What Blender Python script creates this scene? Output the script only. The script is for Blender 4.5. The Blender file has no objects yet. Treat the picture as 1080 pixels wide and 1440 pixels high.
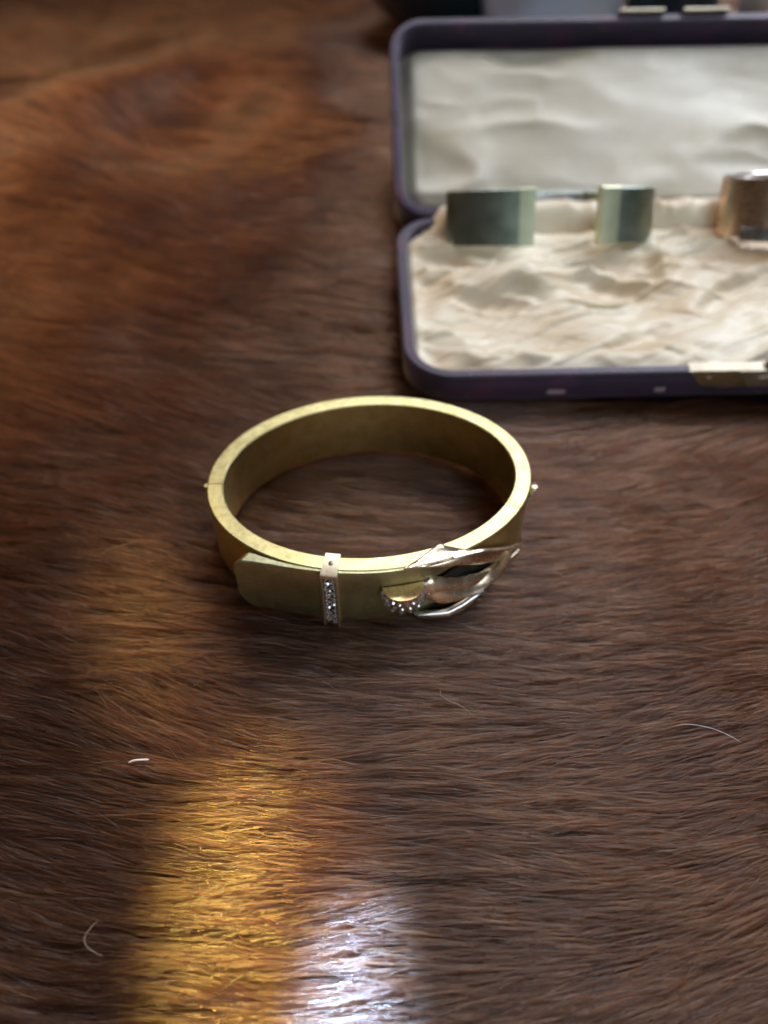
import bpy, math, random
import numpy as np
from mathutils import Vector, Matrix

# ------------------------------------------------------------------ scene, camera, light
# one Blender unit is one centimetre
S = bpy.context.scene
S.unit_settings.system = 'METRIC'
S.unit_settings.scale_length = 0.01
C = bpy.context.collection
R = math.radians
random.seed(7)
rng = np.random.default_rng(7)

cam_d = bpy.data.cameras.new("camera")
cam = bpy.data.objects.new("camera", cam_d)
C.objects.link(cam)
cam.location = (0, 0, 11.737)
cam.rotation_euler = (R(90) - 0.8148, 0, 0)
cam_d.sensor_fit = 'VERTICAL'
cam_d.sensor_height = 24.0
cam_d.sensor_width = 18.0
cam_d.lens = 24.0 * 1100 / 1440
cam_d.clip_start = 0.1
cam_d.clip_end = 1000
cam_d.dof.use_dof = True
cam_d.dof.focus_distance = 12.4
cam_d.dof.aperture_fstop = 0.074
S.camera = cam

W = bpy.data.worlds.new("World")
S.world = W
W.use_nodes = True
bg = W.node_tree.nodes["Background"]
bg.inputs[0].default_value = (0.55, 0.47, 0.42, 1)
bg.inputs[1].default_value = 0.075


def area(name, loc, target, sx, sy, power, col, spread=180.0, shape='RECTANGLE', roll=0.0):
    d = bpy.data.lights.new(name, 'AREA')
    d.shape = shape
    d.size = sx
    d.size_y = sy
    d.energy = power
    d.color = col
    d.spread = R(spread)
    o = bpy.data.objects.new(name, d)
    C.objects.link(o)
    o.location = loc
    q = (Vector(target) - Vector(loc)).to_track_quat('-Z', 'Y')
    o.rotation_euler = (q.to_matrix() @ Matrix.Rotation(R(roll), 3, 'Z')).to_euler()
    return o


area("window_light", (36, 46, 47), (3, 13, 0), 28, 30, 36000, (0.84, 0.90, 1.0))
area("back_fill_light", (3, 54, 52), (0, 12, 0), 26, 20, 10000, (0.92, 0.94, 1.0))  # fill added behind to brighten the bracelet rim, no known window
area("overhead_fill_light", (26, 6, 60), (4, 14, 0), 28, 26, 9000, (0.80, 0.88, 1.0))  # fill added from above for the lid lining, no known source
area("front_fill_light", (22, -44, 20), (2, 15, 0), 40, 20, 8500, (0.80, 0.92, 1.0))  # fill added on the camera side for strap and case front, no known window
area("room_light", (-32, 42, 34), (-10, 34, 0), 18, 18, 1800, (1.0, 0.64, 0.36), 64)
area("left_warm_light", (-17, 40, 42), (-4.0, 7.6, 0), 1.2, 4.0, 20, (1.0, 0.72, 0.26), 3.0)
area("amber_lamp_light", (-9.5, 34, 46), (-1.7, 3.4, 0), 2.1, 4.0, 250, (1.0, 0.67, 0.15), 2.3, 'ELLIPSE', -16)
area("cool_lamp_light", (-2.6, 31, 50), (-0.45, 1.8, 0), 0.9, 3.2, 470, (0.42, 0.65, 1.0), 1.5, 'ELLIPSE', -14)

S.view_settings.view_transform = 'Standard'
S.view_settings.look = 'None'
S.view_settings.exposure = 0.1
S.view_settings.gamma = 1.0
S.cycles.use_denoising = True
S.cycles.use_light_tree = False
S.cycles.max_bounces = 8
S.cycles.transmission_bounces = 6
S.cycles.glossy_bounces = 4
S.cycles.diffuse_bounces = 3
S.cycles.sample_clamp_indirect = 1.5

# ------------------------------------------------------------------ numpy noise


def _hash(ix, iy, seed):
    h = (ix.astype(np.int64) * 374761393 + iy.astype(np.int64) * 668265263 + seed * 69069) & 0xFFFFFFFF
    h = ((h ^ (h >> 13)) * 1274126177) & 0xFFFFFFFF
    h = h ^ (h >> 16)
    return (h & 0xFFFF) / 65535.0


def noise(x, y, seed=0):
    x = np.asarray(x, float); y = np.asarray(y, float)
    ix = np.floor(x); iy = np.floor(y)
    fx = x - ix; fy = y - iy
    fx = fx * fx * fx * (fx * (fx * 6 - 15) + 10)
    fy = fy * fy * fy * (fy * (fy * 6 - 15) + 10)
    a = _hash(ix, iy, seed); b = _hash(ix + 1, iy, seed)
    c = _hash(ix, iy + 1, seed); d = _hash(ix + 1, iy + 1, seed)
    return ((a * (1 - fx) + b * fx) * (1 - fy) + (c * (1 - fx) + d * fx) * fy) * 2 - 1


def fbm(x, y, seed=0, octs=3):
    v = 0; a = 1; t = 0
    for k in range(octs):
        v = v + a * noise(x * 2 ** k, y * 2 ** k, seed + k * 17); t += a; a *= 0.5
    return v / t


def smooth(e0, e1, x):
    t = np.clip((x - e0) / (e1 - e0), 0, 1)
    return t * t * (3 - 2 * t)


# ------------------------------------------------------------------ materials


def mat(name):
    m = bpy.data.materials.new(name)
    m.use_nodes = True
    nt = m.node_tree
    return m, nt, nt.nodes["Principled BSDF"]


def N(nt, kind, **kw):
    n = nt.nodes.new(kind)
    for k, v in kw.items():
        setattr(n, k, v)
    return n


def tex_noise(nt, scale, detail=4, vec=None, rough=0.55, stretch=None):
    tc = N(nt, 'ShaderNodeTexCoord')
    src = tc.outputs['Object']
    if stretch:
        mp = N(nt, 'ShaderNodeMapping')
        mp.inputs['Scale'].default_value = stretch
        nt.links.new(src, mp.inputs[0]); src = mp.outputs[0]
    n = N(nt, 'ShaderNodeTexNoise')
    n.inputs['Scale'].default_value = scale
    n.inputs['Detail'].default_value = detail
    n.inputs['Roughness'].default_value = rough
    nt.links.new(src, n.inputs['Vector'])
    return n


def ramp(nt, fac, stops):
    r = N(nt, 'ShaderNodeValToRGB')
    el = r.color_ramp.elements
    while len(el) < len(stops):
        el.new(0.5)
    for e, (p, c) in zip(el, stops):
        e.position = p
        e.color = (c[0], c[1], c[2], 1) if not isinstance(c, float) else (c, c, c, 1)
    nt.links.new(fac, r.inputs[0])
    return r


def bump(nt, b, h, strength, dist=0.02):
    n = N(nt, 'ShaderNodeBump')
    n.inputs['Strength'].default_value = strength
    n.inputs['Distance'].default_value = dist
    nt.links.new(h, n.inputs['Height'])
    nt.links.new(n.outputs[0], b.inputs['Normal'])
    return n


def metal(name, c1, c2, rough, rough2, stretch=None, scale=4, bstr=0.25, bscale=60, spots=None):
    m, nt, b = mat(name)
    b.inputs['Metallic'].default_value = 1
    n = tex_noise(nt, scale, 5)
    cr = ramp(nt, n.outputs['Fac'], [(0.35, c1), (0.65, c2)])
    out = cr.outputs[0]
    if spots:
        sn = tex_noise(nt, 22, 7, rough=0.8)
        sr = ramp(nt, sn.outputs['Fac'], [(0.0, 0.0), (0.575, 0.0), (0.63, 0.8)])
        mx = N(nt, 'ShaderNodeMix', data_type='RGBA')
        nt.links.new(sr.outputs[0], mx.inputs['Factor'])
        nt.links.new(out, mx.inputs['A'])
        mx.inputs['B'].default_value = (*spots, 1)
        out = mx.outputs['Result']
    n2 = tex_noise(nt, bscale, 4, stretch=stretch)
    if spots:
        n3 = tex_noise(nt, 7, 5, stretch=(1, 1, 14))
        r3 = ramp(nt, n3.outputs['Fac'], [(0.3, 0.72), (0.5, 1.0), (0.62, 1.0), (0.72, 1.25)])
        m3 = N(nt, 'ShaderNodeMix', data_type='RGBA', blend_type='MULTIPLY')
        m3.inputs['Factor'].default_value = 0.8
        nt.links.new(out, m3.inputs['A']); nt.links.new(r3.outputs[0], m3.inputs['B'])
        out = m3.outputs['Result']
    nt.links.new(out, b.inputs['Base Color'])
    rr = ramp(nt, n2.outputs['Fac'], [(0.3, rough), (0.7, rough2)])
    nt.links.new(rr.outputs[0], b.inputs['Roughness'])
    bump(nt, b, n2.outputs['Fac'], bstr, 0.01)
    return m


M = {}
M['gold'] = metal('aged_yellow_gold', (0.66, 0.56, 0.25), (0.80, 0.71, 0.35), 0.26, 0.40, (1, 1, 1), 3, 0.35, 40, spots=(0.25, 0.17, 0.06))
M['green_gold'] = metal('brushed_green_gold', (0.40, 0.39, 0.22), (0.54, 0.53, 0.32), 0.30, 0.48, (1, 1, 10), 2.2, 0.5, 16, spots=(0.20, 0.20, 0.11))
M['rose_gold'] = metal('polished_rose_gold', (0.88, 0.70, 0.50), (0.95, 0.79, 0.60), 0.22, 0.30, None, 4, 0.0, 6)
M['silver'] = metal('grey_silver', (0.70, 0.68, 0.66), (0.82, 0.80, 0.78), 0.14, 0.24, None, 6, 0.0, 6)
M['pale_gold'] = metal('pale_gold', (0.84, 0.70, 0.48), (0.92, 0.80, 0.60), 0.34, 0.46, None, 6, 0.15, 30)
M['copper_gold'] = metal('warm_copper_gold', (0.66, 0.42, 0.28), (0.80, 0.56, 0.38), 0.2, 0.34, None, 3, 0.15, 20)
M['brass'] = metal('tarnished_brass', (0.34, 0.33, 0.20), (0.50, 0.45, 0.30), 0.22, 0.42, None, 2, 0.2, 20)
M['brass_bright'] = metal('pale_brass', (0.30, 0.26, 0.20), (0.40, 0.35, 0.27), 0.45, 0.6, None, 2, 0.15, 20)

M['warm_gold'] = metal('warm_gold', (0.82, 0.56, 0.27), (0.90, 0.66, 0.36), 0.25, 0.32, None, 5, 0.03, 8)
M['cuff_metal'] = metal('grey_green_metal', (0.22, 0.28, 0.23), (0.40, 0.46, 0.38), 0.30, 0.46, None, 1.2, 0.2, 20)
M['cuff_edge'] = metal('pale_green_gold', (0.52, 0.55, 0.36), (0.66, 0.68, 0.48), 0.35, 0.5, None, 1.2, 0.2, 20)
m, nt, b = mat('gap_shade_keeper_black'); M['dark'] = m  # near-black: painted shade of the buckle gaps, also the dark keeper bar
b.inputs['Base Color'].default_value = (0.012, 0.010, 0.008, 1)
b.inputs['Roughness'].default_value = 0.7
m, nt, b = mat('cut_diamond'); M['diamond'] = m
b.inputs['Base Color'].default_value = (0.88, 0.88, 0.92, 1)
b.inputs['Metallic'].default_value = 0.85
b.inputs['Roughness'].default_value = 0.03

# leather
m, nt, b = mat('plum_leather'); M['leather'] = m
n = tex_noise(nt, 0.9, 6, rough=0.6)
cr = ramp(nt, n.outputs['Fac'], [(0.3, (0.013, 0.007, 0.024)), (0.5, (0.028, 0.014, 0.048)), (0.72, (0.068, 0.016, 0.054))])
wn = tex_noise(nt, 2.2, 6, rough=0.7)
wr = ramp(nt, wn.outputs['Fac'], [(0.0, 0.0), (0.60, 0.0), (0.70, 0.6)])
mx = N(nt, 'ShaderNodeMix', data_type='RGBA')
nt.links.new(wr.outputs[0], mx.inputs['Factor'])
nt.links.new(cr.outputs[0], mx.inputs['A'])
mx.inputs['B'].default_value = (0.16, 0.09, 0.13, 1)
nt.links.new(mx.outputs['Result'], b.inputs['Base Color'])
b.inputs['Roughness'].default_value = 0.48
b.inputs['Sheen Weight'].default_value = 0.25
vn = N(nt, 'ShaderNodeTexVoronoi'); vn.inputs['Scale'].default_value = 14
tc = N(nt, 'ShaderNodeTexCoord'); nt.links.new(tc.outputs['Object'], vn.inputs['Vector'])
bump(nt, b, vn.outputs['Distance'], 0.35, 0.03)

m, nt, b = mat('scuffed_leather'); M['scuff'] = m
b.inputs['Base Color'].default_value = (0.34, 0.26, 0.30, 1)
b.inputs['Roughness'].default_value = 0.8


def silk(name, cols, scale):
    m, nt, b = mat(name)
    n = tex_noise(nt, scale, 5, rough=0.6, stretch=(1, 1.6, 1))
    cr = ramp(nt, n.outputs['Fac'], cols)
    nt.links.new(cr.outputs[0], b.inputs['Base Color'])
    b.inputs['Roughness'].default_value = 0.33
    b.inputs['Sheen Weight'].default_value = 0.4
    b.inputs['Sheen Roughness'].default_value = 0.35
    n2 = tex_noise(nt, 22, 4, stretch=(1, 4, 1))
    bump(nt, b, n2.outputs['Fac'], 0.25, 0.03)
    return m


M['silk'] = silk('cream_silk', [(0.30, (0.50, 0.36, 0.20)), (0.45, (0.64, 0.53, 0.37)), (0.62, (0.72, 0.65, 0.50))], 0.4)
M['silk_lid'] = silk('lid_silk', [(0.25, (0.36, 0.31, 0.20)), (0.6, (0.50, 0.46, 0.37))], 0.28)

# hide
m, nt, b = mat('dark_skin'); M['skin'] = m
n = tex_noise(nt, 0.5, 5)
cr = ramp(nt, n.outputs['Fac'], [(0.3, (0.020, 0.009, 0.004)), (0.7, (0.045, 0.02, 0.009))])
nt.links.new(cr.outputs[0], b.inputs['Base Color'])
b.inputs['Roughness'].default_value = 0.9

m = bpy.data.materials.new('brown_hair'); m.use_nodes = True; M['hair'] = m
nt = m.node_tree
for x in list(nt.nodes):
    nt.nodes.remove(x)
out = N(nt, 'ShaderNodeOutputMaterial')
hb = N(nt, 'ShaderNodeBsdfHairPrincipled')
hb.parametrization = 'COLOR'
n = tex_noise(nt, 0.22, 4, rough=0.6)
cr = ramp(nt, n.outputs['Fac'], [(0.3, (0.042, 0.0122, 0.0042)), (0.5, (0.066, 0.0200, 0.0068)), (0.72, (0.100, 0.032, 0.0112))])
hi = N(nt, 'ShaderNodeHairInfo')
rr = ramp(nt, hi.outputs['Random'], [(0.0, 0.15), (0.5, 0.65), (0.8, 1.6), (1.0, 5.0)])
mx = N(nt, 'ShaderNodeMix', data_type='RGBA', blend_type='MULTIPLY')
mx.inputs['Factor'].default_value = 1
nt.links.new(cr.outputs[0], mx.inputs['A']); nt.links.new(rr.outputs[0], mx.inputs['B'])
nt.links.new(mx.outputs['Result'], hb.inputs['Color'])
hb.inputs['Roughness'].default_value = 0.17
hb.inputs['Radial Roughness'].default_value = 0.38
hb.inputs['Random Roughness'].default_value = 0.3
hb.inputs['Offset'].default_value = R(2)
nt.links.new(hb.outputs[0], out.inputs[0])

m, nt, b = mat('white_fibre'); M['fibre'] = m
b.inputs['Base Color'].default_value = (0.80, 0.78, 0.76, 1)
b.inputs['Roughness'].default_value = 0.4
m, nt, b = mat('tan_fibre'); M['tan_fibre'] = m
b.inputs['Base Color'].default_value = (0.45, 0.33, 0.24, 1)
b.inputs['Roughness'].default_value = 0.35

# ------------------------------------------------------------------ object helpers


def link(o, parent=None):
    C.objects.link(o)
    if parent:
        o.parent = parent
    return o


def mesh_obj(name, verts, faces, m, parent=None, smooth_=True, sharp=35):
    me = bpy.data.meshes.new(name)
    me.from_pydata([tuple(map(float, v)) for v in verts], [], faces)
    me.update()
    if m:
        me.materials.append(m)
    if smooth_:
        me.shade_smooth()
        me.set_sharp_from_angle(angle=R(sharp))
    return link(bpy.data.objects.new(name, me), parent)


def grid_mesh(name, P, m, parent=None, closed_v=False, sharp=60):
    nu, nv = P.shape[:2]
    V = P.reshape(-1, 3)
    i = np.arange(nu - 1)[:, None]; j = np.arange(nv - (0 if closed_v else 1))[None, :]
    jn = (j + 1) % nv
    F = np.stack([i * nv + j, (i + 1) * nv + j, (i + 1) * nv + jn, i * nv + jn], -1).reshape(-1, 4)
    me = bpy.data.meshes.new(name)
    me.vertices.add(len(V)); me.vertices.foreach_set('co', V.astype(np.float32).ravel())
    me.loops.add(F.size); me.loops.foreach_set('vertex_index', F.astype(np.int32).ravel())
    me.polygons.add(len(F)); me.polygons.foreach_set('loop_start', np.arange(0, F.size, 4, dtype=np.int32))
    me.update(calc_edges=True); me.validate()
    me.materials.append(m)
    me.shade_smooth()
    me.set_sharp_from_angle(angle=R(sharp))
    return link(bpy.data.objects.new(name, me), parent)


def thing(name, label, cat, loc=(0, 0, 0), rot=(0, 0, 0), group=None):
    o = bpy.data.objects.new(name, None)
    C.objects.link(o)
    o.location = loc; o.rotation_euler = rot
    o['label'] = label; o['category'] = cat
    if group:
        o['group'] = group
    return o


def tag(o, label, cat, group=None):
    o['label'] = label; o['category'] = cat
    if group:
        o['group'] = group
    return o


def box_geo(cx, cy, cz, sx, sy, sz, ch=0.0):
    """bevelled box: verts, faces"""
    ch = min(ch, sx * .45, sy * .45, sz * .45)
    vs = []
    lv = [(-sz / 2, ch), (-sz / 2 + ch, 0), (sz / 2 - ch, 0), (sz / 2, ch)]
    for z, ins in lv:
        x = sx / 2 - ins; y = sy / 2 - ins
        c = ch * .7
        vs += [(cx + a, cy + b_, cz + z) for a, b_ in ((-x + c, -y), (x - c, -y), (x, -y + c), (x, y - c), (x - c, y), (-x + c, y), (-x, y - c), (-x, -y + c))]
    fs = [tuple(range(7, -1, -1)), tuple(range(24, 32))]
    for k in range(3):
        for j in range(8):
            jn = (j + 1) % 8
            fs.append((k * 8 + j, k * 8 + jn, k * 8 + 8 + jn, k * 8 + 8 + j))
    return vs, fs


def join_geo(parts):
    V = []; F = []
    for v, f in parts:
        o = len(V); V += list(v); F += [tuple(i + o for i in q) for q in f]
    return V, F


def lathe(profile, seg=24):
    V = []; F = []
    for r, z in profile:
        for k in range(seg):
            a = 2 * math.pi * k / seg
            V.append((r * math.cos(a), r * math.sin(a), z))
    for i in range(len(profile) - 1):
        for k in range(seg):
            kn = (k + 1) % seg
            F.append((i * seg + k, i * seg + kn, (i + 1) * seg + kn, (i + 1) * seg + k))
    return V, F


# ------------------------------------------------------------------ hide: ground form
BOX_O = np.array([0.50, 14.62, -0.02]); BOX_YAW = R(1.6); BOX_TILT = R(5.5); BOX_ROLL = R(-0.4)


def hide_z(x, y):
    """height of the hair's top surface"""
    x = np.asarray(x, float); y = np.asarray(y, float)
    z = np.zeros(np.broadcast(x, y).shape)
    # slope up under the case and behind it
    z = z + np.tan(BOX_TILT) * np.clip(y - 14.8, 0, 7) * smooth(-7.0, 0.6, x)
    calm_b = np.exp(-(((x + 0.2) / 4.6) ** 2 + ((y - 10.3) / 4.2) ** 2) ** 2)
    calm_c = smooth(-5.5, 0.2, x) * smooth(12, 14, y) * (1 - smooth(22, 27, y))
    calm = 1 - np.clip(calm_b + calm_c, 0, 1)
    z = z + calm * (0.16 * fbm(x / 4.2, y / 4.2, 3, 2) + smooth(15, 26, y) * 0.36 * fbm(x / 7.5, y / 6.5, 11, 2))
    # folds far left
    def ridge(cx, cy, ang, L, w, h):
        dx = x - cx; dy = y - cy
        u = dx * math.cos(ang) + dy * math.sin(ang); v = -dx * math.sin(ang) + dy * math.cos(ang)
        return h * np.exp(-(u / L) ** 2 - (v / w) ** 2)
    z = z + ridge(-11, 35, R(50), 9, 4.0, 0.7)
    z = z + ridge(-4.2, 35, R(115), 8, 4.0, 0.6)
    z = z + ridge(-13, 27, R(-20), 8, 3.0, 1.0)
    z = z - ridge(-8, 33, R(70), 7, 2.6, 0.35)
    # a low swell in the foreground under the lit patch
    z = z + ridge(-2.0, 3.4, R(10), 3.4, 1.3, 0.10)
    return z


HAIR_T = 0.30
GX = np.linspace(-42, 42, 260); GY = np.linspace(-6, 66, 240)
XX, YY = np.meshgrid(GX, GY, indexing='ij')
ZZ = hide_z(XX, YY) - HAIR_T
hide = grid_mesh('cowhide', np.stack([XX, YY, ZZ], -1), M['skin'])
tag(hide, 'chestnut brown cowhide rug with short glossy hair under the bracelet and case', 'cowhide rug')


def strands(name, x, y, ln, rad, m, npts=6, lift=1.0, parent=None, clump=1.0):
    n = len(x)
    th = R(180) + R(3) + R(12) * np.tanh((x - 0.5) / 4.0) + R(9) * noise(x / 3.3, y / 2.1, 5) + R(7) * noise(x / 1.5, y / 0.6, 6)
    th = th - R(14) * smooth(14, 30, y)
    cl = noise(x / 0.9, y / 0.10, 9)
    th = th + clump * R(4.5) * cl + rng.normal(0, R(3.5), n)
    stray = rng.random(n) < 0.005
    th = th + stray * rng.normal(0, R(22), n)
    bend = rng.normal(0, R(5), n) + clump * R(6) * noise(x / 1.1, y / 0.2, 21)
    L = ln * (0.7 + 0.6 * rng.random(n))
    el0 = R(24) + R(5) * rng.random(n)
    tipz = 0.10 + 0.15 * rng.random(n) ** 1.2 + 0.07 * clump * noise(x / 0.9, y / 0.09, 33) + 0.07 * stray
    s = np.linspace(0, 1, npts)
    base = hide_z(x, y) - HAIR_T
    P = np.zeros((n, npts, 3))
    px = x.copy(); py = y.copy()
    for k in range(npts):
        if k:
            a = th + bend * s[k]
            px = px + np.cos(a) * L / (npts - 1); py = py + np.sin(a) * L / (npts - 1)
        zz = tipz * lift * (1 - (1 - s[k]) ** 2.2)
        g = hide_z(px, py) - HAIR_T
        P[:, k, 0] = px; P[:, k, 1] = py; P[:, k, 2] = g + zz + (0.0 if k else -0.02)
    rads = (rad[:, None] if np.ndim(rad) else rad) * np.clip(1.05 - s ** 2.5, 0.12, 1)[None, :] * np.ones((n, 1))
    hc = bpy.data.hair_curves.new(name)
    hc.add_curves([npts] * n)
    hc.attributes['position'].data.foreach_set('vector', P.astype(np.float32).ravel())
    ra = hc.attributes.get('radius') or hc.attributes.new('radius', 'FLOAT', 'POINT')
    ra.data.foreach_set('value', rads.astype(np.float32).ravel())
    hc.materials.append(m)
    o = link(bpy.data.objects.new(name, hc), parent)
    return o


def in_box(x, y, pad=0.0):
    dx = x - BOX_O[0]; dy = y - BOX_O[1]
    c, s_ = math.cos(BOX_YAW), math.sin(BOX_YAW)
    u = dx * c + dy * s_; v = -dx * s_ + dy * c
    return (u > 0.5 - pad) & (v > 0.25 - pad) & (v < 6.2)


def scatter(x0, x1, y0, y1, dens):
    n = int((x1 - x0) * (y1 - y0) * dens)
    x = x0 + rng.random(n) * (x1 - x0); y = y0 + rng.random(n) * (y1 - y0)
    return x, y


xs = []; ys = []; rs = []; ls = []
for (x0, x1, y0, y1, d_, r_, l_) in ((-9, 10.5, -1.0, 13.5, 540, 0.0054, 1.05),
                                     (-15, 20, 13.5, 26, 150, 0.0085, 1.5),
                                     (-30, 26, 26, 56, 42, 0.018, 2.3),
                                     (-15, -9, -1, 13.5, 90, 0.009, 1.4),
                                     (10.5, 17, -1, 13.5, 90, 0.009, 1.4)):
    x, y = scatter(x0, x1, y0, y1, d_)
    k = ~in_box(x - 0.0, y)
    x = x[k]; y = y[k]
    xs.append(x); ys.append(y)
    rs.append(r_ * (0.75 + 0.5 * rng.random(len(x)))); ls.append(np.full(len(x), l_))
fur = strands('fur', np.concatenate(xs), np.concatenate(ys), np.concatenate(ls), np.concatenate(rs), M['hair'], parent=hide)
fur['kind'] = 'stuff'


def tube(name, pts, r, m, parent=None, seg=6):
    pts = [Vector(p) for p in pts]
    # catmull-rom resample
    Q = []
    for i in range(len(pts) - 1):
        p0 = pts[max(i - 1, 0)]; p1 = pts[i]; p2 = pts[i + 1]; p3 = pts[min(i + 2, len(pts) - 1)]
        for k in range(6):
            t = k / 6
            Q.append(0.5 * ((2 * p1) + (p2 - p0) * t + (2 * p0 - 5 * p1 + 4 * p2 - p3) * t * t + (3 * p1 - p0 - 3 * p2 + p3) * t ** 3))
    Q.append(pts[-1])
    V = []; F = []
    for i, p in enumerate(Q):
        d = (Q[min(i + 1, len(Q) - 1)] - Q[max(i - 1, 0)]).normalized()
        a = d.orthogonal().normalized(); b_ = d.cross(a)
        f = i / (len(Q) - 1); rr_ = r * (0.35 + 0.65 * min(1, 6 * min(f, 1 - f)))
        for k in range(seg):
            an = 2 * math.pi * k / seg
            V.append(p + (a * math.cos(an) + b_ * math.sin(an)) * rr_)
    for i in range(len(Q) - 1):
        for k in range(seg):
            kn = (k + 1) % seg
            F.append((i * seg + k, i * seg + kn, (i + 1) * seg + kn, (i + 1) * seg + k))
    F.append(tuple(range(seg))); F.append(tuple(range(len(V) - seg, len(V))))
    return mesh_obj(name, V, F, m, parent)


tag(tube('loose_hair', [(0.96, 6.88, .10), (0.95, 6.74, .13), (1.08, 6.62, .15), (1.22, 6.57, .13), (1.36, 6.47, .12), (1.45, 6.40, .10)], 0.0036, M['tan_fibre']),
    'short curly pale hair lying in front of the bracelet, right of centre', 'hair')
tag(tube('loose_hair', [(4.75, 6.20, .10), (4.95, 6.20, .14), (5.25, 6.13, .16), (5.5, 6.02, .15), (5.72, 5.90, .10)], 0.0040, M['fibre']),
    'bright white arched hair near the right edge of the rug', 'hair')
tag(tube('loose_hair', [(-3.92, 3.28, .10), (-3.97, 3.18, .16), (-4.02, 3.05, .18), (-3.98, 2.96, .18), (-3.90, 2.90, .16), (-3.76, 2.85, .10)], 0.0036, M['tan_fibre']),
    'hooked pale hair in the dark lower left of the rug', 'hair')
tag(tube('lint', [(-4.02, 5.57, .09), (-3.92, 5.60, .10), (-3.80, 5.61, .10), (-3.70, 5.62, .09)], 0.016, M['fibre']),
    'tiny white lint fleck left of the amber lit patch', 'lint')

# ------------------------------------------------------------------ the bracelet in front
BA, BB, BH, BT = 3.103, 2.383, 1.323, 0.306
BC = (-0.261, 10.824, 0.0); BYAW = 0.123


def bsurf(t, z, off):
    """point on the bracelet wall, local coordinates: t degrees, off = outward offset"""
    t = np.radians(np.asarray(t, float)); z = np.asarray(z, float); off = np.asarray(off, float)
    x = BA * np.cos(t); y = BB * np.sin(t)
    nx = np.cos(t) / BA; ny = np.sin(t) / BB
    l = np.hypot(nx, ny)
    return np.stack(np.broadcast_arrays(x + nx / l * off, y + ny / l * off, z + 0 * t), -1)


brace = thing('bracelet', 'gold hinged buckle bangle lying on the brown hide in front of the case', 'bracelet', BC, (0, 0, BYAW))


def ring_segment(name, t0, t1, m, parent, surf=bsurf, h=BH, th=BT, n=None, ch=0.022, wob=True):
    n = n or max(4, int(abs(t1 - t0) / 2.0))
    ts = np.linspace(t0, t1, n)
    prof = [(-th + ch, 0), (-ch, 0), (0, ch), (0, h / 2), (0, h - ch), (-ch, h), (-th + ch, h), (-th, h - ch), (-th, h / 2), (-th, ch)]
    P = np.zeros((n, len(prof), 3))
    for j, (o_, z_) in enumerate(prof):
        P[:, j] = surf(ts, z_, o_)
    nv = len(prof)
    V = P.reshape(-1, 3)
    F = []
    for i in range(n - 1):
        for j in range(nv):
            jn = (j + 1) % nv
            F.append((i * nv + j, (i + 1) * nv + j, (i + 1) * nv + jn, i * nv + jn))
    F.append(tuple(range(nv))); F.append(tuple(range(len(V) - 1, len(V) - nv - 1, -1)))
    return mesh_obj(name, V, F, m, parent, sharp=30)


ring_segment('rear_band', -4.6, 177.4, M['gold'], brace)
fb = ring_segment('front_band', -182.2, -31.4, M['gold'], brace)
ring_segment('clasp_section', -31.0, -5.0, M['gold'], brace)

# hinge knuckles at the left, stacked
for k in range(5):
    v, f = lathe([(0.0, 0.01), (0.05, 0.01), (0.058, 0.03), (0.058, 0.22), (0.05, 0.245), (0.0, 0.245)], 10)
    p = bsurf(177.6, 0.04 + k * 0.252, 0.005)
    o = mesh_obj('hinge_knuckle', [(a + p[0], b_ + p[1], c + p[2]) for a, b_, c in v], f, M['gold'], brace)
# clasp thumb piece at the right
v, f = lathe([(0, -0.09), (0.05, -0.075), (0.085, -0.02), (0.085, 0.03), (0.05, 0.08), (0, 0.09)], 14)
p = bsurf(-13, 1.08, 0.08)
mesh_obj('clasp_button', [(a + p[0], b_ + p[1], c + p[2]) for a, b_, c in v], f, M['pale_gold'], brace)
v, f = box_geo(0, 0, 0, 0.05, 0.34, 0.16, 0.02)
p = bsurf(-13, 1.06, 0.02)
a_ = R(-13)
mesh_obj('clasp_plate', [(x * math.cos(a_ * .7) - y * math.sin(a_ * .7) + p[0], x * math.sin(a_ * .7) + y * math.cos(a_ * .7) + p[1], z + p[2]) for x, y, z in v], f, M['pale_gold'], brace)


def patch(name, ts, ztop, zbot, off, bulge, thick, m, parent=brace, nu=60, nv=12, pw=0.5, sharp=40, surf=bsurf, slant=0.0):
    """curved piece of sheet on the wall: front face grid plus a rim and a back"""
    kt = np.array([a for a, _ in ztop]); tt = np.linspace(ts[0], ts[1], nu)
    top = np.interp(tt, kt, [b_ for _, b_ in ztop]); bot = np.interp(tt, [a for a, _ in zbot], [b_ for _, b_ in zbot])
    # soften the polyline
    for _ in range(2):
        top[1:-1] = (top[:-2] + 2 * top[1:-1] + top[2:]) / 4; bot[1:-1] = (bot[:-2] + 2 * bot[1:-1] + bot[2:]) / 4
    of = np.interp(tt, [a for a, _ in off], [b_ for _, b_ in off])
    v = np.linspace(0, 1, nv)
    P = []
    prof = np.maximum(0, 1 - (2 * v - 1) ** 2) ** pw
    wid = np.clip((top - bot) / max(1e-6, (top - bot).max()), 0, 1)
    cols = []
    for j in range(nv):
        cols.append(surf(tt, bot + (top - bot) * v[j], of + thick + bulge * prof[j] * wid ** 0.7 + slant * (1 - v[j]) * wid))
    for j in range(nv - 1, -1, -1):
        cols.append(surf(tt, bot + (top - bot) * v[j], of))
    P = np.stack(cols, 1)
    nu_, nv_ = P.shape[:2]
    F = []
    for i in range(nu_ - 1):
        for j in range(nv_):
            jn = (j + 1) % nv_
            F.append((i * nv_ + j, (i + 1) * nv_ + j, (i + 1) * nv_ + jn, i * nv_ + jn))
    F.append(tuple(range(nv_))); F.append(tuple(range(nu_ * nv_ - 1, (nu_ - 1) * nv_ - 1, -1)))
    return mesh_obj(name, P.reshape(-1, 3), F, m, parent, sharp=sharp)


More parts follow.
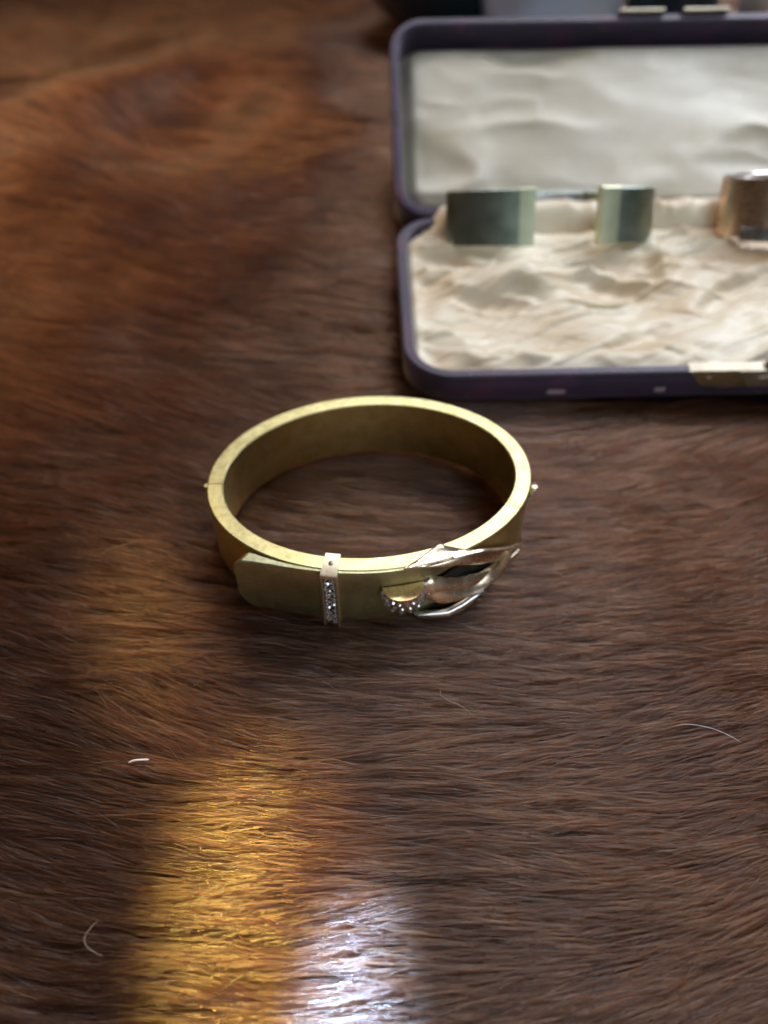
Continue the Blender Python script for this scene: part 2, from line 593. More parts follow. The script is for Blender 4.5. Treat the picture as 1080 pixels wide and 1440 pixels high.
# tongue of the strap: leaves the band at the left, pointed at the right
T_TOP = [(-138.6, 1.20), (-138.0, 1.285), (-136.5, 1.315), (-84, 1.315), (-79, 1.315), (-72, 1.24), (-66.5, 1.15), (-64, 1.10)]
T_BOT = [(-139.4, 0.75), (-139.0, 0.42), (-137.0, 0.17), (-133.5, 0.05), (-129, 0.0), (-84, 0.0), (-79.5, 0.02), (-79.0, 0.60), (-78, 0.90), (-73, 0.97), (-68.8, 1.05), (-64, 1.09)]


def tongue():
    nu, nv = 120, 10
    tt = np.concatenate([-139.2 + 6 * np.linspace(0, 1, 30) ** 2, np.linspace(-133, -64, 90)])
    top = np.interp(tt, [a for a, _ in T_TOP], [b_ for _, b_ in T_TOP])
    bot = np.interp(tt, [a for a, _ in T_BOT], [b_ for _, b_ in T_BOT])
    # rounded free end
    e = np.clip((tt + 139.2) / 6.0, 0, 1)
    bot = np.where(e < 1, 0.0 + 0.55 * (1 - np.sqrt(1 - (1 - e) ** 2)), bot)
    top = np.where(tt < -136.5, 1.315 - 0.10 * (1 - np.clip((tt + 139.2) / 2.7, 0, 1)) ** 2, top)
    outer = np.interp(tt, [-139.4, -137, -134, -128, -121, -112, -60], [0.40, 0.33, 0.25, 0.15, 0.09, 0.05, 0.05])
    inner = np.interp(tt, [-139.4, -137, -134, -128, -121, -112, -60], [0.12, 0.09, 0.06, 0.035, 0.015, 0.003, 0.003])
    cols = []
    c = 0.012
    for f_, o_ in ((0, 'i'), (0, 'm'), (0, 'o')):
        pass
    for frac, offm in ((0.0, 0.0), (0.0, 0.5), (0.0, 0.86), (0.02, 1.0), (0.25, 1.0), (0.5, 1.0), (0.75, 1.0), (0.98, 1.0), (1.0, 0.86), (1.0, 0.5), (1.0, 0.0), (0.66, 0.0), (0.33, 0.0)):
        cols.append(bsurf(tt, bot + (top - bot) * frac, inner + (outer - inner) * offm))
    P = np.stack(cols, 1)
    nu, nv = P.shape[:2]
    F = []
    for i in range(nu - 1):
        for j in range(nv):
            jn = (j + 1) % nv
            F.append((i * nv + j, (i + 1) * nv + j, (i + 1) * nv + jn, i * nv + jn))
    F.append(tuple(range(nv))); F.append(tuple(range(nu * nv - 1, (nu - 1) * nv - 1, -1)))
    return mesh_obj('strap_tongue', P.reshape(-1, 3), F, M['green_gold'], brace, sharp=32)


tongue()

# near-black sheets between the ribbons: the shade of the gaps put in as colour
patch('gap_shade_sheet', (-72, -40.5), [(-72, 0.84), (-70.7, 0.90), (-67.6, 1.02), (-62, 0.98), (-52, 0.72), (-44, 0.42), (-40.5, 0.34)], [(-72, 0.6), (-60, 0.28), (-40.5, 0.2)], [(-72, 0.054), (-66, 0.05), (-62, 0.012), (-40.5, 0.012)], 0, 0.008, M['dark'], pw=1)
patch('gap_shade_sheet', (-75.5, -56), [(-75.5, 0.10), (-70, 0.26), (-62, 0.33), (-56, 0.32)], [(-75.5, 0.02), (-66, -0.01), (-56, 0.0)], [(-75.5, 0.06), (-66, 0.12), (-56, 0.14)], 0, 0.008, M['dark'], pw=1)
# lower body of the strap under the middle ribbon
patch('strap_body', (-80, -58), [(-80, 0.62), (-72, 0.42), (-66, 0.30), (-58, 0.28)], [(-80, 0.0), (-72, 0.03), (-66, 0.12), (-58, 0.24)], [(-80, 0.003), (-58, 0.003)], 0.0, 0.045, M['green_gold'], pw=1)

# ribbons of the buckle


def ribbon(name, top, bot, bulge, m, back=0.05, n=72, nv=14, skew=1.0, parent=brace, it=14):
    """curved ribbon between two edges given as (t, z, offset) along its length"""
    def res(e):
        e = np.array(e, float)
        k = np.concatenate([[0], np.cumsum(np.hypot(np.diff(e[:, 0]) * 0.05, np.diff(e[:, 1])))]); k /= k[-1]
        q = np.linspace(0, 1, n)
        r = np.stack([np.interp(q, k, e[:, c]) for c in range(3)], 1)
        for _ in range(it):
            r[1:-1] = (r[:-2] + 2 * r[1:-1] + r[2:]) / 4
        return r
    A = res(top); B = res(bot)
    wid = np.abs(A[:, 1] - B[:, 1]); wid = np.clip(wid / wid.max(), 0, 1)
    v = np.linspace(0, 1, nv)
    cols = []
    for x in v:
        f = x ** skew
        cols.append(bsurf(A[:, 0] * (1 - x) + B[:, 0] * x, A[:, 1] * (1 - x) + B[:, 1] * x,
                          A[:, 2] * (1 - x) + B[:, 2] * x + bulge * wid ** 0.7 * (4 * f * (1 - f)) ** 0.8))
    for x in (1.0, 0.5, 0.0):
        cols.append(bsurf(A[:, 0] * (1 - x) + B[:, 0] * x, A[:, 1] * (1 - x) + B[:, 1] * x,
                          np.maximum(A[:, 2] * (1 - x) + B[:, 2] * x - back, 0.004)))
    P = np.stack(cols, 1)
    k = P.shape[1]
    F = []
    for i in range(n - 1):
        for j in range(k):
            F.append((i * k + j, (i + 1) * k + j, (i + 1) * k + (j + 1) % k, i * k + (j + 1) % k))
    F.append(tuple(range(k))); F.append(tuple(range(n * k - 1, (n - 1) * k - 1, -1)))
    return mesh_obj(name, P.reshape(-1, 3), F, m, parent, sharp=50)


ribbon('upper_ribbon', [(-80, 1.335, 0.06), (-70, 1.345, 0.08), (-62.3, 1.33, 0.10), (-56, 1.22, 0.10), (-49, 1.0, 0.12), (-36, 0.59, 0.16)],
       [(-77.2, 1.30, 0.08), (-71.4, 1.24, 0.12), (-65.2, 1.16, 0.15), (-56.5, 0.93, 0.17), (-47.6, 0.68, 0.18), (-36.9, 0.57, 0.17)], 0.03, M['rose_gold'])
ribbon('ribbon_edge', [(-68, 1.40, 0.10), (-62.3, 1.375, 0.13), (-56, 1.265, 0.14), (-49, 1.045, 0.16), (-35.6, 0.63, 0.20)],
       [(-68, 1.36, 0.13), (-62.3, 1.335, 0.15), (-56, 1.22, 0.16), (-49, 1.0, 0.18), (-35.6, 0.59, 0.21)], 0.02, M['rose_gold'], nv=6)
ribbon('middle_ribbon', [(-77.7, 0.83, 0.10), (-74.3, 0.93, 0.10), (-68.6, 0.74, 0.12), (-63.2, 0.58, 0.13), (-57.7, 0.555, 0.15), (-53.3, 0.58, 0.18), (-48, 0.69, 0.22), (-43.2, 0.82, 0.27)],
       [(-77.5, 0.58, 0.18), (-74.3, 0.46, 0.28), (-70, 0.41, 0.32), (-66.3, 0.39, 0.33), (-61.1, 0.41, 0.34), (-56.6, 0.46, 0.34), (-51.3, 0.60, 0.35), (-43.4, 0.805, 0.275)], 0.035, M['rose_gold'], back=0.09, skew=1.3)
ribbon('lower_ribbon', [(-79.6, 0.02, 0.12), (-74.5, 0.05, 0.20), (-69.5, 0.05, 0.22), (-64.7, 0.16, 0.25), (-60.3, 0.30, 0.28), (-56.9, 0.30, 0.28)],
       [(-79.6, -0.03, 0.12), (-75.7, -0.06, 0.22), (-70.9, -0.12, 0.25), (-65.9, -0.06, 0.27), (-62, 0.05, 0.28), (-57.0, 0.28, 0.30)], 0.05, M['silver'], back=0.06, it=60)

# the part folded over the rim
nF = 26
tt = np.linspace(-84.5, -61, nF)
inn = np.interp(tt, [-84.5, -72, -69.5, -61], [0.05, -0.27, -0.29, 0.09])
outr = np.interp(tt, [-84.5, -80, -61], [0.055, 0.085, 0.10])
cols = []
for fr, zz in ((0, 1.326), (0, 1.372), (0.12, 1.385), (0.3, 1.362), (0.7, 1.358), (0.92, 1.37), (1, 1.35), (1, 1.326)):
    cols.append(bsurf(tt, zz, inn + (outr - inn) * fr))
P = np.stack(cols, 1)
F = []
for i in range(nF - 1):
    for j in range(8):
        F.append((i * 8 + j, (i + 1) * 8 + j, (i + 1) * 8 + (j + 1) % 8, i * 8 + (j + 1) % 8))
F.append(tuple(range(8))); F.append(tuple(range(nF * 8 - 1, nF * 8 - 9, -1)))
mesh_obj('ribbon_fold', P.reshape(-1, 3), F, M['rose_gold'], brace, sharp=35)

patch('middle_ribbon', (-78.6, -38.5), [(-78.6, 0.93), (-75.5, 1.0), (-71, 0.90), (-65, 0.74), (-53, 0.60), (-44, 0.60), (-38.5, 0.66)],
      [(-78.6, 0.58), (-72, 0.34), (-67, 0.23), (-55, 0.20), (-48.5, 0.30), (-38.5, 0.64)],
      [(-78.6, 0.03), (-66, 0.08), (-50, 0.14), (-38.5, 0.22)], 0.09, 0.03, M['rose_gold'], nu=80, nv=16, pw=0.7, slant=0.11)
patch('lower_ribbon', (-80.8, -55.5), [(-80.8, 0.10), (-76, 0.13), (-70, 0.13), (-64, 0.20), (-59.7, 0.30), (-55.5, 0.34)],
      [(-80.8, 0.08), (-76, 0.0), (-70, -0.07), (-64.7, -0.02), (-60, 0.12), (-55.5, 0.32)],
      [(-80.8, 0.10), (-70, 0.22), (-55.5, 0.22)], 0.05, 0.04, M['silver'], nu=60, nv=12, pw=0.6, slant=0.04)

# engraved scroll on the middle ribbon
for i, (t_, z_) in enumerate([(-76.8, 0.66), (-75.4, 0.60), (-74.0, 0.56), (-72.6, 0.52), (-76.2, 0.52), (-74.6, 0.46), (-73.0, 0.42)]):
    pts = []
    for k in range(8):
        a = k / 7 * 1.5 * math.pi + i
        pts.append(tuple(bsurf(t_ + 0.75 * math.cos(a) * (1 - k * .06), z_ + 0.045 * math.sin(a) * (1 - k * .06), 0.20)))
    tube('scroll', pts, 0.010, M['silver'], brace, 5)

# rose-cut stone, shared mesh
def stone_mesh(r, h, seg=6):
    V = []; F = []
    for k in range(seg):
        a = 2 * math.pi * k / seg; V.append((r * math.cos(a), r * math.sin(a), 0))
    for k in range(seg):
        a = 2 * math.pi * (k + .5) / seg; V.append((r * .92 * math.cos(a), r * .92 * math.sin(a), h * .35))
    for k in range(seg):
        a = 2 * math.pi * k / seg; V.append((r * .5 * math.cos(a), r * .5 * math.sin(a), h * .85))
    V.append((0, 0, h))
    for k in range(seg):
        n_ = (k + 1) % seg
        F += [(k, n_, seg + k), (n_, seg + n_, seg + k), (seg + k, 2 * seg + n_, 2 * seg + k), (seg + k, seg + n_, 2 * seg + n_), (2 * seg + k, 2 * seg + n_, 3 * seg)]
    me = bpy.data.meshes.new('diamond')
    me.from_pydata(V, [], F); me.update(); me.materials.append(M['diamond'])
    return me


STONE = stone_mesh(0.062, 0.052)
BEAD = bpy.data.meshes.new('bead')
v, f = lathe([(0, 0.022), (0.013, 0.018), (0.02, 0.004), (0.02, -0.01)], 6)
BEAD.from_pydata(v, [], f); BEAD.update(); BEAD.materials.append(M['silver']); BEAD.shade_smooth()


def place(me, name, p, n, parent, scale=1.0, spin=0.0):
    o = bpy.data.objects.new(name, me)
    link(o, parent)
    q = Vector(n).to_track_quat('Z', 'Y')
    o.matrix_local = Matrix.Translation(Vector(p)) @ q.to_matrix().to_4x4() @ Matrix.Rotation(spin, 4, 'Z') @ Matrix.Scale(scale, 4)
    return o


def wall_normal(t, tilt=0.0):
    d = bsurf(t, 0, 1.0) - bsurf(t, 0, 0.0)
    return (float(d[0]), float(d[1]), tilt)


# keeper bar with a zigzag of small stones
K0, K1 = -110.1, -105.4
keeper = patch('keeper', (K0, K1), [(K0, 1.37), (K1, 1.37)], [(K0, -0.06), (K1, -0.06)], [(K0, 0.052), (K1, 0.052)], 0.0, 0.055, M['dark'], nu=6, nv=6, pw=1)
for (ta, tb) in ((K0 - 0.25, K0 + 0.35), (K1 - 0.35, K1 + 0.25)):
    patch('keeper_rail', (ta, tb), [(ta, 1.36), (tb, 1.36)], [(ta, -0.07), (tb, -0.07)], [(ta, 0.05), (tb, 0.05)], 0.0, 0.125, M['pale_gold'], keeper, nu=4, nv=10, pw=1)
# cap over the rim
ttk = np.linspace(K0 - 0.3, K1 + 0.3, 6)
cols = []
for o_, z_ in ((-BT - 0.045, 0.95), (-BT - 0.045, 1.35), (-BT - 0.02, 1.375), (0.15, 1.385), (0.185, 1.37), (0.19, 1.30), (0.06, 1.30), (0.06, 1.33), (-BT - 0.005, 1.33), (-BT - 0.005, 0.95)):
    cols.append(bsurf(ttk, z_, o_))
P = np.stack(cols, 1); nv_ = P.shape[1]
F = []
for i in range(5):
    for j in range(nv_):
        F.append((i * nv_ + j, (i + 1) * nv_ + j, (i + 1) * nv_ + (j + 1) % nv_, i * nv_ + (j + 1) % nv_))
# ends as quads
for base, rev in ((0, 1), (5 * nv_, 0)):
    for q in ((0, 1, 8, 9), (1, 2, 7, 8), (2, 3, 6, 7), (3, 4, 5, 6)):
        q = tuple(base + a for a in q)
        F.append(q if rev else tuple(reversed(q)))
cap = mesh_obj('keeper_cap', P.reshape(-1, 3), F, M['pale_gold'], keeper, sharp=30)
v, f = lathe([(0.045, -0.005), (0.045, 0.008), (0.03, 0.02), (0, 0.026)], 12)
p = bsurf(-107.7, 1.384, -0.10)
mesh_obj('rivet', [(a + p[0], b_ + p[1], c + p[2]) for a, b_, c in v], f, M['brass_bright'], keeper)
for i in range(16):
    zz = 1.25 - i * 0.083
    t_ = -107.75 + (0.85 if i % 2 else -0.85)
    place(STONE, 'diamond', bsurf(t_, zz, 0.118), wall_normal(t_, 0.15 * random.uniform(-1, 1)), keeper, random.uniform(0.86, 1.08), random.uniform(0, 1))
    place(BEAD, 'bead', bsurf(-107.75 - (1.35 if i % 2 else -1.35), zz, 0.118), wall_normal(t_), keeper)

# stone-set half-moon boss
TC, TW = -84.7, 6.6


def boss():
    n = 28
    ph = np.linspace(0, math.pi, n)
    tt_ = TC - TW * np.cos(ph)
    so = np.sin(ph)
    cols = []
    for zf, of in ((0, 0), (0, 1), (1, 1), (2, 0.97), (3, 0.86), (3, 0)):
        z_ = {0: 0.93, 1: 0.905, 2: 0.93 - 0.30, 3: 0.93 - 0.40}[zf]
        z_ = 0.93 - (0.93 - z_) * (0.45 + 0.55 * so)
        if zf == 0:
            z_ = 0.93 + 0 * so
        cols.append(bsurf(tt_, z_, 0.05 + (0.36 * so ** 0.85 if of else 0) * (of or 0)))
    P = np.stack(cols, 1); k = P.shape[1]
    F = []
    for i in range(n - 1):
        for j in range(k - 1):
            F.append((i * k + j, (i + 1) * k + j, (i + 1) * k + j + 1, i * k + j + 1))
    return mesh_obj('half_moon_boss', P.reshape(-1, 3), F, M['warm_gold'], brace, sharp=25)


bo = boss()
patch('boss_setting', (TC - TW, TC + TW), [(TC - TW, 0.93), (TC + TW, 0.93)], [(TC - TW, 0.8), (TC, 0.30), (TC + TW, 0.75)], [(TC - TW, 0.05), (TC + TW, 0.05)], 0.0, 0.02, M['silver'], bo, nu=20, nv=4, pw=1)
for row, (zc, cnt) in enumerate(((0.80, 9), (0.66, 8), (0.545, 6))):
    for i in range(cnt):
        ph = math.pi * (i + 0.7 + 0.25 * row) / (cnt + 0.4 + 0.5 * row)
        t_ = TC - TW * math.cos(ph)
        so = math.sin(ph)
        z_ = 0.93 - (0.93 - zc) * (0.45 + 0.55 * so)
        of = 0.05 + 0.36 * so ** 0.85 * (1.0 - 0.06 * row)
        d1 = bsurf(t_ + 0.3, 0, 0.05 + 0.36 * max(0.0, math.sin(min(math.pi, ph + 0.05))) ** 0.85) - bsurf(t_ - 0.3, 0, 0.05 + 0.36 * max(0.0, math.sin(max(0, ph - 0.05))) ** 0.85)
        nrm = (float(d1[1]), float(-d1[0]), (-0.1 * row) * float(np.hypot(d1[0], d1[1])))
        place(STONE, 'diamond', bsurf(t_, z_, of - 0.005), nrm, bo, random.uniform(0.8, 1.0), random.uniform(0, 1))

# faint maker's marks scratched on the tongue
for i, (t_, z_, dt, dz) in enumerate([(-95.6, .52, .15, .07), (-95.0, .56, .5, .0), (-94.6, .46, .1, .09), (-95.8, .36, .45, .02), (-95.2, .30, .1, .06), (-94.7, .36, .3, .05), (-95.4, .22, .4, .0)]):
    tube('mark', [tuple(bsurf(t_ - dt, z_ - dz, 0.052)), tuple(bsurf(t_, z_ + 0.01, 0.053)), tuple(bsurf(t_ + dt, z_ + dz, 0.052))], 0.005, M['brass'], brace, 4)

# ------------------------------------------------------------------ the jewellery case
BOX_M = Matrix.Translation(Vector(BOX_O)) @ Matrix.Rotation(BOX_YAW, 4, 'Z') @ Matrix.Rotation(BOX_TILT, 4, 'X') @ Matrix.Rotation(BOX_ROLL, 4, 'Y')
BW, BD = 16.8, 6.55
case = thing('jewellery_case', 'open plum leather jewellery case lined with cream silk, two bangles inside', 'jewellery case')
case.matrix_world = BOX_M


def rloop(x0, x1, y0, y1, r, n=10):
    pts = []
    for cx, cy, a0 in ((x1 - r, y0 + r, -90), (x1 - r, y1 - r, 0), (x0 + r, y1 - r, 90), (x0 + r, y0 + r, 180)):
        for k in range(n + 1):
            a = R(a0 + 90 * k / n)
            pts.append((cx + r * math.cos(a), cy + r * math.sin(a)))
    return pts


def shell(name, W_, D_, r, prof, m, parent, X=None, floor=True):
    """prof: list of (inset, height); lofted rounded rectangles, closed by a floor at the last loop and the first"""
    V = []; F = []
    for ins, z in prof:
        L = rloop(ins, W_ - ins, ins, D_ - ins, max(r - ins, 0.08))
        V += [(a, b_, z) for a, b_ in L]
    n = len(rloop(0, 1, 0, 1, .1))
    for i in range(len(prof) - 1):
        for k in range(n):
            F.append((i * n + k, i * n + (k + 1) % n, (i + 1) * n + (k + 1) % n, (i + 1) * n + k))
    F.append(tuple(range(n - 1, -1, -1)))
    F.append(tuple(range((len(prof) - 1) * n, len(prof) * n)))
    if X:
        V = [X(*v) for v in V]
    return mesh_obj(name, V, F, m, parent, sharp=40)


TH = 0.82
prof = [(0.14, 0.0), (0.04, 0.03), (0.0, 0.12), (0.0, TH - 0.20), (0.03, TH - 0.14), (0.03, TH - 0.10), (0.0, TH - 0.06), (0.03, TH), (0.20, TH + 0.01), (0.25, TH - 0.03), (0.26, 0.14)]
tray = shell('tray', BW, BD, 1.15, prof, M['leather'], case)


def clamp_rr(x, y, x0, x1, y0, y1, r):
    """pull points into a rounded rectangle"""
    x = np.clip(x, x0, x1); y = np.clip(y, y0, y1)
    cx = np.clip(x, x0 + r, x1 - r); cy = np.clip(y, y0 + r, y1 - r)
    dx = x - cx; dy = y - cy
    d = np.hypot(dx, dy)
    k = np.where(d > r, r / np.maximum(d, 1e-9), 1.0)
    return cx + dx * k, cy + dy * k


def edge_dist(x, y, x0, x1, y0, y1, r):
    cx = (x0 + x1) / 2; cy = (y0 + y1) / 2
    qx = np.abs(x - cx) - (x1 - x0) / 2 + r; qy = np.abs(y - cy) - (y1 - y0) / 2 + r
    return -(np.hypot(np.maximum(qx, 0), np.maximum(qy, 0)) + np.minimum(np.maximum(qx, qy), 0) - r)


def ridged(x, y, seed):
    return 1 - np.sqrt(noise(x, y, seed) ** 2 + 0.012) * 2


i_ = 0.26
gx = np.linspace(i_, BW - i_, 420); gy = np.linspace(i_, BD - i_, 180)
X_, Y_ = np.meshgrid(gx, gy, indexing='ij')
X_, Y_ = clamp_rr(X_, Y_, i_, BW - i_, i_, BD - i_, 0.85)
ed = edge_dist(X_, Y_, i_, BW - i_, i_, BD - i_, 0.85)
wx = X_ + 0.3 * fbm(X_ / 1.6, Y_ / 1.2, 40, 2); wy = Y_ + 0.22 * fbm(X_ / 2.0, Y_ / 1.2, 41, 2)
ang = 0.18 * noise(X_ / 2.2, Y_ / 2.2, 44)
u = wx * np.cos(ang) + wy * np.sin(ang); v_ = -wx * np.sin(ang) + wy * np.cos(ang)
ua = wx * 0.93 + wy * 0.37; va = -wx * 0.37 + wy * 0.93
ub = wx * 0.93 - wy * 0.37; vb = wx * 0.37 + wy * 0.93
mk = smooth(-0.4, 0.4, noise(X_ / 2.4, Y_ / 1.5, 47))
zf = 0.20 * ridged(u / 2.6, v_ / 1.2, 50) + 0.12 * mk * ridged(ua / 3.0, va / 0.55, 51) + 0.12 * (1 - mk) * ridged(ub / 3.0, vb / 0.5, 52) + 0.040 * ridged(ua / 3.2, va / 0.20, 53) + 0.010 * ridged(ub / 2.0, vb / 0.10, 55)
zf = zf + 0.42 * np.exp(-((X_ - 3.4 + 0.5 * (Y_ - 3.6)) / 1.1) ** 2 - ((Y_ - 3.4) / 1.0) ** 2)
zf = zf - 0.40 * np.exp(-((X_ - 4.9) / 0.55) ** 2 - ((Y_ - 2.75) / 0.12) ** 2)
zf = zf + 0.26 * np.exp(-((X_ - 7.0) / 0.25) ** 2 - ((Y_ - 4.6) / 0.9) ** 2)
zz = TH - 0.22 + (zf + 0.02) * smooth(0.0, 0.5, ed) - 0.10 * (1 - smooth(0, 0.12, ed))
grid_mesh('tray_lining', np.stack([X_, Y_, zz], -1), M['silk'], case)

# silk turned up over the hinge
gx = np.linspace(0.75, BW - 0.75, 240); gy = np.linspace(0, 1, 24)
X_, Y_ = np.meshgrid(gx, gy, indexing='ij')
endf = smooth(0.0, 0.8, X_ - 0.75) * smooth(0.0, 0.8, BW - 0.75 - X_)
yb = BD - 0.62 + 1.12 * Y_
zb = TH - 0.22 + (0.40 * np.sin(Y_ * math.pi) ** 0.8 + 0.26 * Y_) * endf + 0.30 * Y_ * (1 - endf) * 0
zb = zb + (0.09 * ridged(X_ / 0.8 + Y_ * 0.6, Y_ / 0.9, 71) + 0.05 * ridged(X_ / 0.3, Y_ / 1.2 + X_ * 0.2, 72)) * np.sin(Y_ * math.pi) * endf
grid_mesh('silk_fold', np.stack([X_, yb, zb], -1), M['silk'], case)

# lid: u along the hinge, v up the lid, w away from the opening
LH = 6.3; LDEP = 1.25
LEAN = R(56)
hinge = Vector((0, BD + 0.05, TH + 0.02))
la = LEAN - 0.0
lv_ = Vector((0, math.sin(la + BOX_TILT * 0), math.cos(la + BOX_TILT * 0)))
# lean is given for the world; undo the tilt of the case
wdir = Vector((0, math.sin(LEAN), math.cos(LEAN)))
wout = Vector((0, math.cos(LEAN), -math.sin(LEAN)))
inv = Matrix.Rotation(-BOX_TILT, 3, 'X')
lv_ = inv @ wdir; lw_ = inv @ wout


def LX(a, b_, c):
    p = hinge + Vector((a, 0, 0)) + lv_ * b_ + lw_ * c
    return (p.x, p.y, p.z)


prof = [(0.16, LDEP), (0.05, LDEP - 0.04), (0.0, LDEP - 0.14), (0.0, 0.06), (0.03, 0.0), (0.20, -0.01), (0.25, 0.04), (0.26, LDEP - 0.12)]
lid = shell('lid', BW, LH, 1.0, [(a, c) for a, c in prof], M['leather'], case, X=LX)
gx = np.linspace(0.26, BW - 0.26, 200); gy = np.linspace(0.26, LH - 0.26, 90)
X_, Y_ = np.meshgrid(gx, gy, indexing='ij')
X_, Y_ = clamp_rr(X_, Y_, 0.26, BW - 0.26, 0.26, LH - 0.26, 0.74)
ed = edge_dist(X_, Y_, 0.26, BW - 0.26, 0.26, LH - 0.26, 0.74)
wx = X_ + 0.7 * fbm(X_ / 2.0, Y_ / 1.6, 60, 2); wy = Y_ + 0.5 * fbm(X_ / 2.0, Y_ / 1.4, 61, 2)
dep = (LDEP - 0.25) - 0.42 * smooth(0.0, 0.45, ed) - 0.11 * ridged(wx / 3.8, wy / 2.0, 62) * smooth(0, 0.6, ed) - 0.02 * ridged(wx / 1.8, wy / 0.9, 63) * smooth(0, 0.5, ed)
P = np.stack([X_, hinge.y + lv_.y * Y_ + lw_.y * dep, hinge.z + lv_.z * Y_ + lw_.z * dep], -1)
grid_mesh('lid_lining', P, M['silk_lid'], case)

# hinge strip joining tray and lid
v, f = box_geo(BW / 2, BD + 0.03, TH - 0.12, BW - 2.4, 0.10, 0.30, 0.03)
mesh_obj('hinge_strip', v, f, M['leather'], case)

# catch on the tray front: rim plate, face plate, push button
CX = BW / 2
v, f = box_geo(CX, 0.115, TH + 0.015, 3.7, 0.30, 0.035, 0.012)
catch = mesh_obj('catch_rim', v, f, M['brass_bright'], case)
# front plate with sloping ends
out_ = [(-1.86, 0.0), (1.86, 0.0), (1.72, -0.42), (0.95, -0.50), (-0.95, -0.50), (-1.50, -0.42)]
V = [(CX + a, -0.035, TH + 0.02 + b_) for a, b_ in out_] + [(CX + a, 0.01, TH + 0.02 + b_) for a, b_ in out_]
F = [tuple(range(6))] + [tuple(range(11, 5, -1))] + [(k, k + 6, (k + 1) % 6 + 6, (k + 1) % 6) for k in range(6)]
mesh_obj('catch_plate', V, F, M['brass'], catch, sharp=20)
V = [(CX - 0.70, -0.055, TH + 0.02), (CX + 0.70, -0.055, TH + 0.02), (CX + 0.36, -0.055, TH - 0.44), (CX - 0.36, -0.055, TH - 0.44)]
V += [(a, -0.03, c) for a, b_, c in V]
F = [(0, 1, 2, 3), (7, 6, 5, 4)] + [(k, k + 4, (k + 1) % 4 + 4, (k + 1) % 4) for k in range(4)]
mesh_obj('catch_tab', V, F, M['brass_bright'], catch, sharp=20)
v, f = lathe([(0, 0.15), (0.10, 0.13), (0.17, 0.06), (0.15, 0), (0.10, -0.03)], 18)
mesh_obj('push_button', [(a + CX + 0.1, b_ + 0.14, c + TH + 0.07) for a, b_, c in v], f, M['brass_bright'], catch)
v, f = lathe([(0, 0.05), (0.12, 0.03), (0.15, 0.0)], 14)
mesh_obj('stud', [(a * 1.7 + CX, -0.06 - c, b_ * .6 + TH - 0.2) for a, b_, c in v], f, M['brass_bright'], catch)
for sx in (-1.35, 1.3):
    v, f = lathe([(0, 0.03), (0.05, 0.02), (0.07, 0.0)], 10)
    mesh_obj('pin', [(a + CX + sx, -0.036 - c, b_ + TH - 0.2) for a, b_, c in v], f, M['brass_bright'], catch)
# scuffs on the front edge
for sx, w_ in ((3.55, 0.42), (6.0, 0.25)):
    v, f = box_geo(sx, -0.004, 0.28, w_, 0.012, 0.13, 0.005)
    mesh_obj('scuff', v, f, M['scuff'], case)
# catch plates at the top of the lid
for sx in (-0.95, 0.95):
    V, F = box_geo(0, 0, 0, 1.35, 0.10, 0.34, 0.02)
    V = [LX(a + CX + sx, b_ + LH + 0.03, c + 0.02) for a, b_, c in V]
    mesh_obj('lid_catch', V, F, M['brass_bright'], case)


# ------------------------------------------------------------------ bangles in the case
def oval(a, b_):
    def s(t, z, off):
        t = np.radians(np.asarray(t, float)); z = np.asarray(z, float); off = np.asarray(off, float)
        x = a * np.cos(t); y = b_ * np.sin(t)
        nx = np.cos(t) / a; ny = np.sin(t) / b_; l = np.hypot(nx, ny)
        return np.stack(np.broadcast_arrays(x + nx / l * off, y + ny / l * off, z + 0 * t), -1)
    return s


def in_case(lx, ly, lz, rx=0.0, rz=0.0):
    return BOX_M @ Matrix.Translation((lx, ly, lz)) @ Matrix.Rotation(rx, 4, 'X') @ Matrix.Rotation(rz, 4, 'Z')


cuff = thing('cuff_bracelet', 'dull green-gold bracelet, gapped at the front, at the left of the case', 'bracelet')
cuff.matrix_world = in_case(4.2, 5.6, 0.52, R(-32), 0)
so_ = oval(2.84, 1.1)
ring_segment('band', -66, 257, M['cuff_metal'], cuff, surf=so_, h=1.40, th=0.26)
for t0, t1 in ((-66.5, -55), (249, 257.5)):
    ring_segment('end_cap', t0, t1, M['cuff_edge'], cuff, surf=lambda t, z, off: so_(t, np.asarray(z) - 0.02, np.asarray(off) + 0.03), h=1.44, th=0.32)
ring_segment('inner_face', 15, 165, M['silver'], cuff, surf=lambda t, z, off: so_(t, np.asarray(z) + 0.03, np.asarray(off) - 0.262), h=1.32, th=0.015, ch=0.004)
bang = thing('bangle', 'coppery gold bangle with a polished rim at the right of the case', 'bracelet')
bang.matrix_world = in_case(11.75, 5.6, 0.70, R(-25), 0)
sb_ = oval(2.95, 1.35)
ring_segment('band', 0.5, 179.5, M['copper_gold'], bang, surf=sb_, h=1.45, th=0.26)
ring_segment('band', -179.5, -0.5, M['copper_gold'], bang, surf=sb_, h=1.45, th=0.26)
ring_segment('rim_wire', -180, 180, M['silver'], bang, surf=lambda t, z, off: sb_(t, np.asarray(z) + 1.45, np.asarray(off) + 0.02), h=0.07, th=0.30, n=120)
ring_segment('lower_trim', -150, -60, M['silver'], bang, surf=lambda t, z, off: sb_(t, np.asarray(z) - 0.05, np.asarray(off) + 0.16), h=0.36, th=0.20)

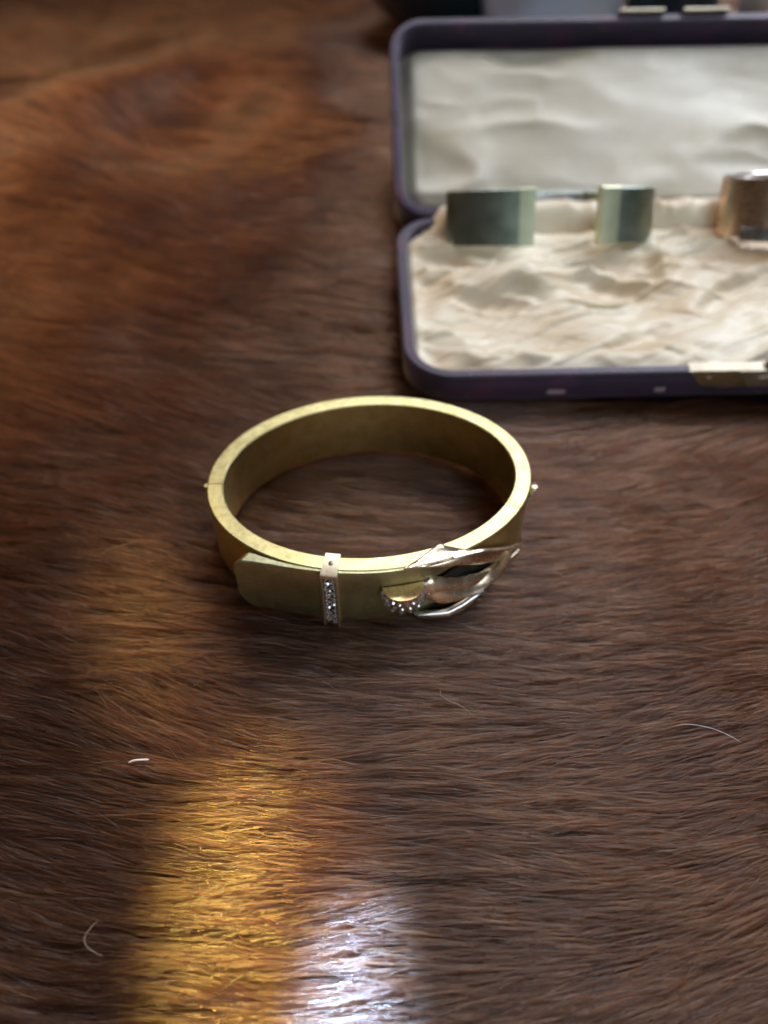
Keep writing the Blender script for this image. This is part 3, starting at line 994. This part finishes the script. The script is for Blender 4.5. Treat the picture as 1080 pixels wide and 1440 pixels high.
# ------------------------------------------------------------------ out-of-focus things behind the case
m, nt, b = mat('teal_glaze'); M['teal'] = m
b.inputs['Base Color'].default_value = (0.015, 0.035, 0.05, 1); b.inputs['Roughness'].default_value = 0.12
m, nt, b = mat('blue_glass'); M['blue_glass'] = m
b.inputs['Base Color'].default_value = (0.78, 0.89, 1.0, 1); b.inputs['Roughness'].default_value = 0.1
b.inputs['Coat Weight'].default_value = 1.0
b.inputs['Transmission Weight'].default_value = 0.75; b.inputs['IOR'].default_value = 1.2; b.inputs['Roughness'].default_value = 0.45
m, nt, b = mat('white_card'); M['card'] = m
b.inputs['Base Color'].default_value = (0.75, 0.72, 0.68, 1); b.inputs['Roughness'].default_value = 0.6


def bg_lathe(name, prof, loc, m, label, cat, rot=(0, 0, 0)):
    v, f = lathe(prof, 32)
    z0 = float(hide_z(np.array([loc[0]]), np.array([loc[1]]))[0])
    o = mesh_obj(name, v, f, m)
    o.location = (loc[0], loc[1], z0 + loc[2]); o.rotation_euler = rot
    return tag(o, label, cat)


bg_lathe('dish', [(0, 0.0), (2.2, 0.0), (3.6, 1.4), (4.3, 3.0), (4.2, 3.1), (3.4, 1.5), (2.0, 0.25), (0, 0.2)], (3.0, 41, -0.1), M['teal'],
         'dark teal glazed dish, blurred, behind the left corner of the lid', 'dish')
bg_lathe('glass_bowl', [(0, 0), (1.8, 0), (2.9, 1.2), (3.2, 3.4), (3.1, 3.4), (2.8, 1.3), (1.7, 0.2), (0, 0.15)], (6.9, 37.5, 0.2), M['blue_glass'],
         'pale blue shiny bowl, blurred, behind the middle of the lid', 'bowl')
bg_lathe('teal_cup', [(0, 0), (1.6, 0), (1.9, 1.5), (1.8, 4.0), (1.7, 4.0), (1.75, 1.5), (1.5, 0.2), (0, 0.15)], (12.2, 38.5, -0.1), M['teal'],
         'dark cup, blurred, behind the lid right of the pale blue bowl', 'cup')
bg_lathe('white_pot', [(0, 0), (2.0, 0), (2.6, 1.2), (2.5, 3.2), (1.9, 4.2), (1.7, 4.2), (2.3, 3.1), (2.4, 1.2), (0, 0.2)], (17.6, 38, 0.0), M['card'],
         'white pot, blurred, behind the right end of the lid', 'pot')
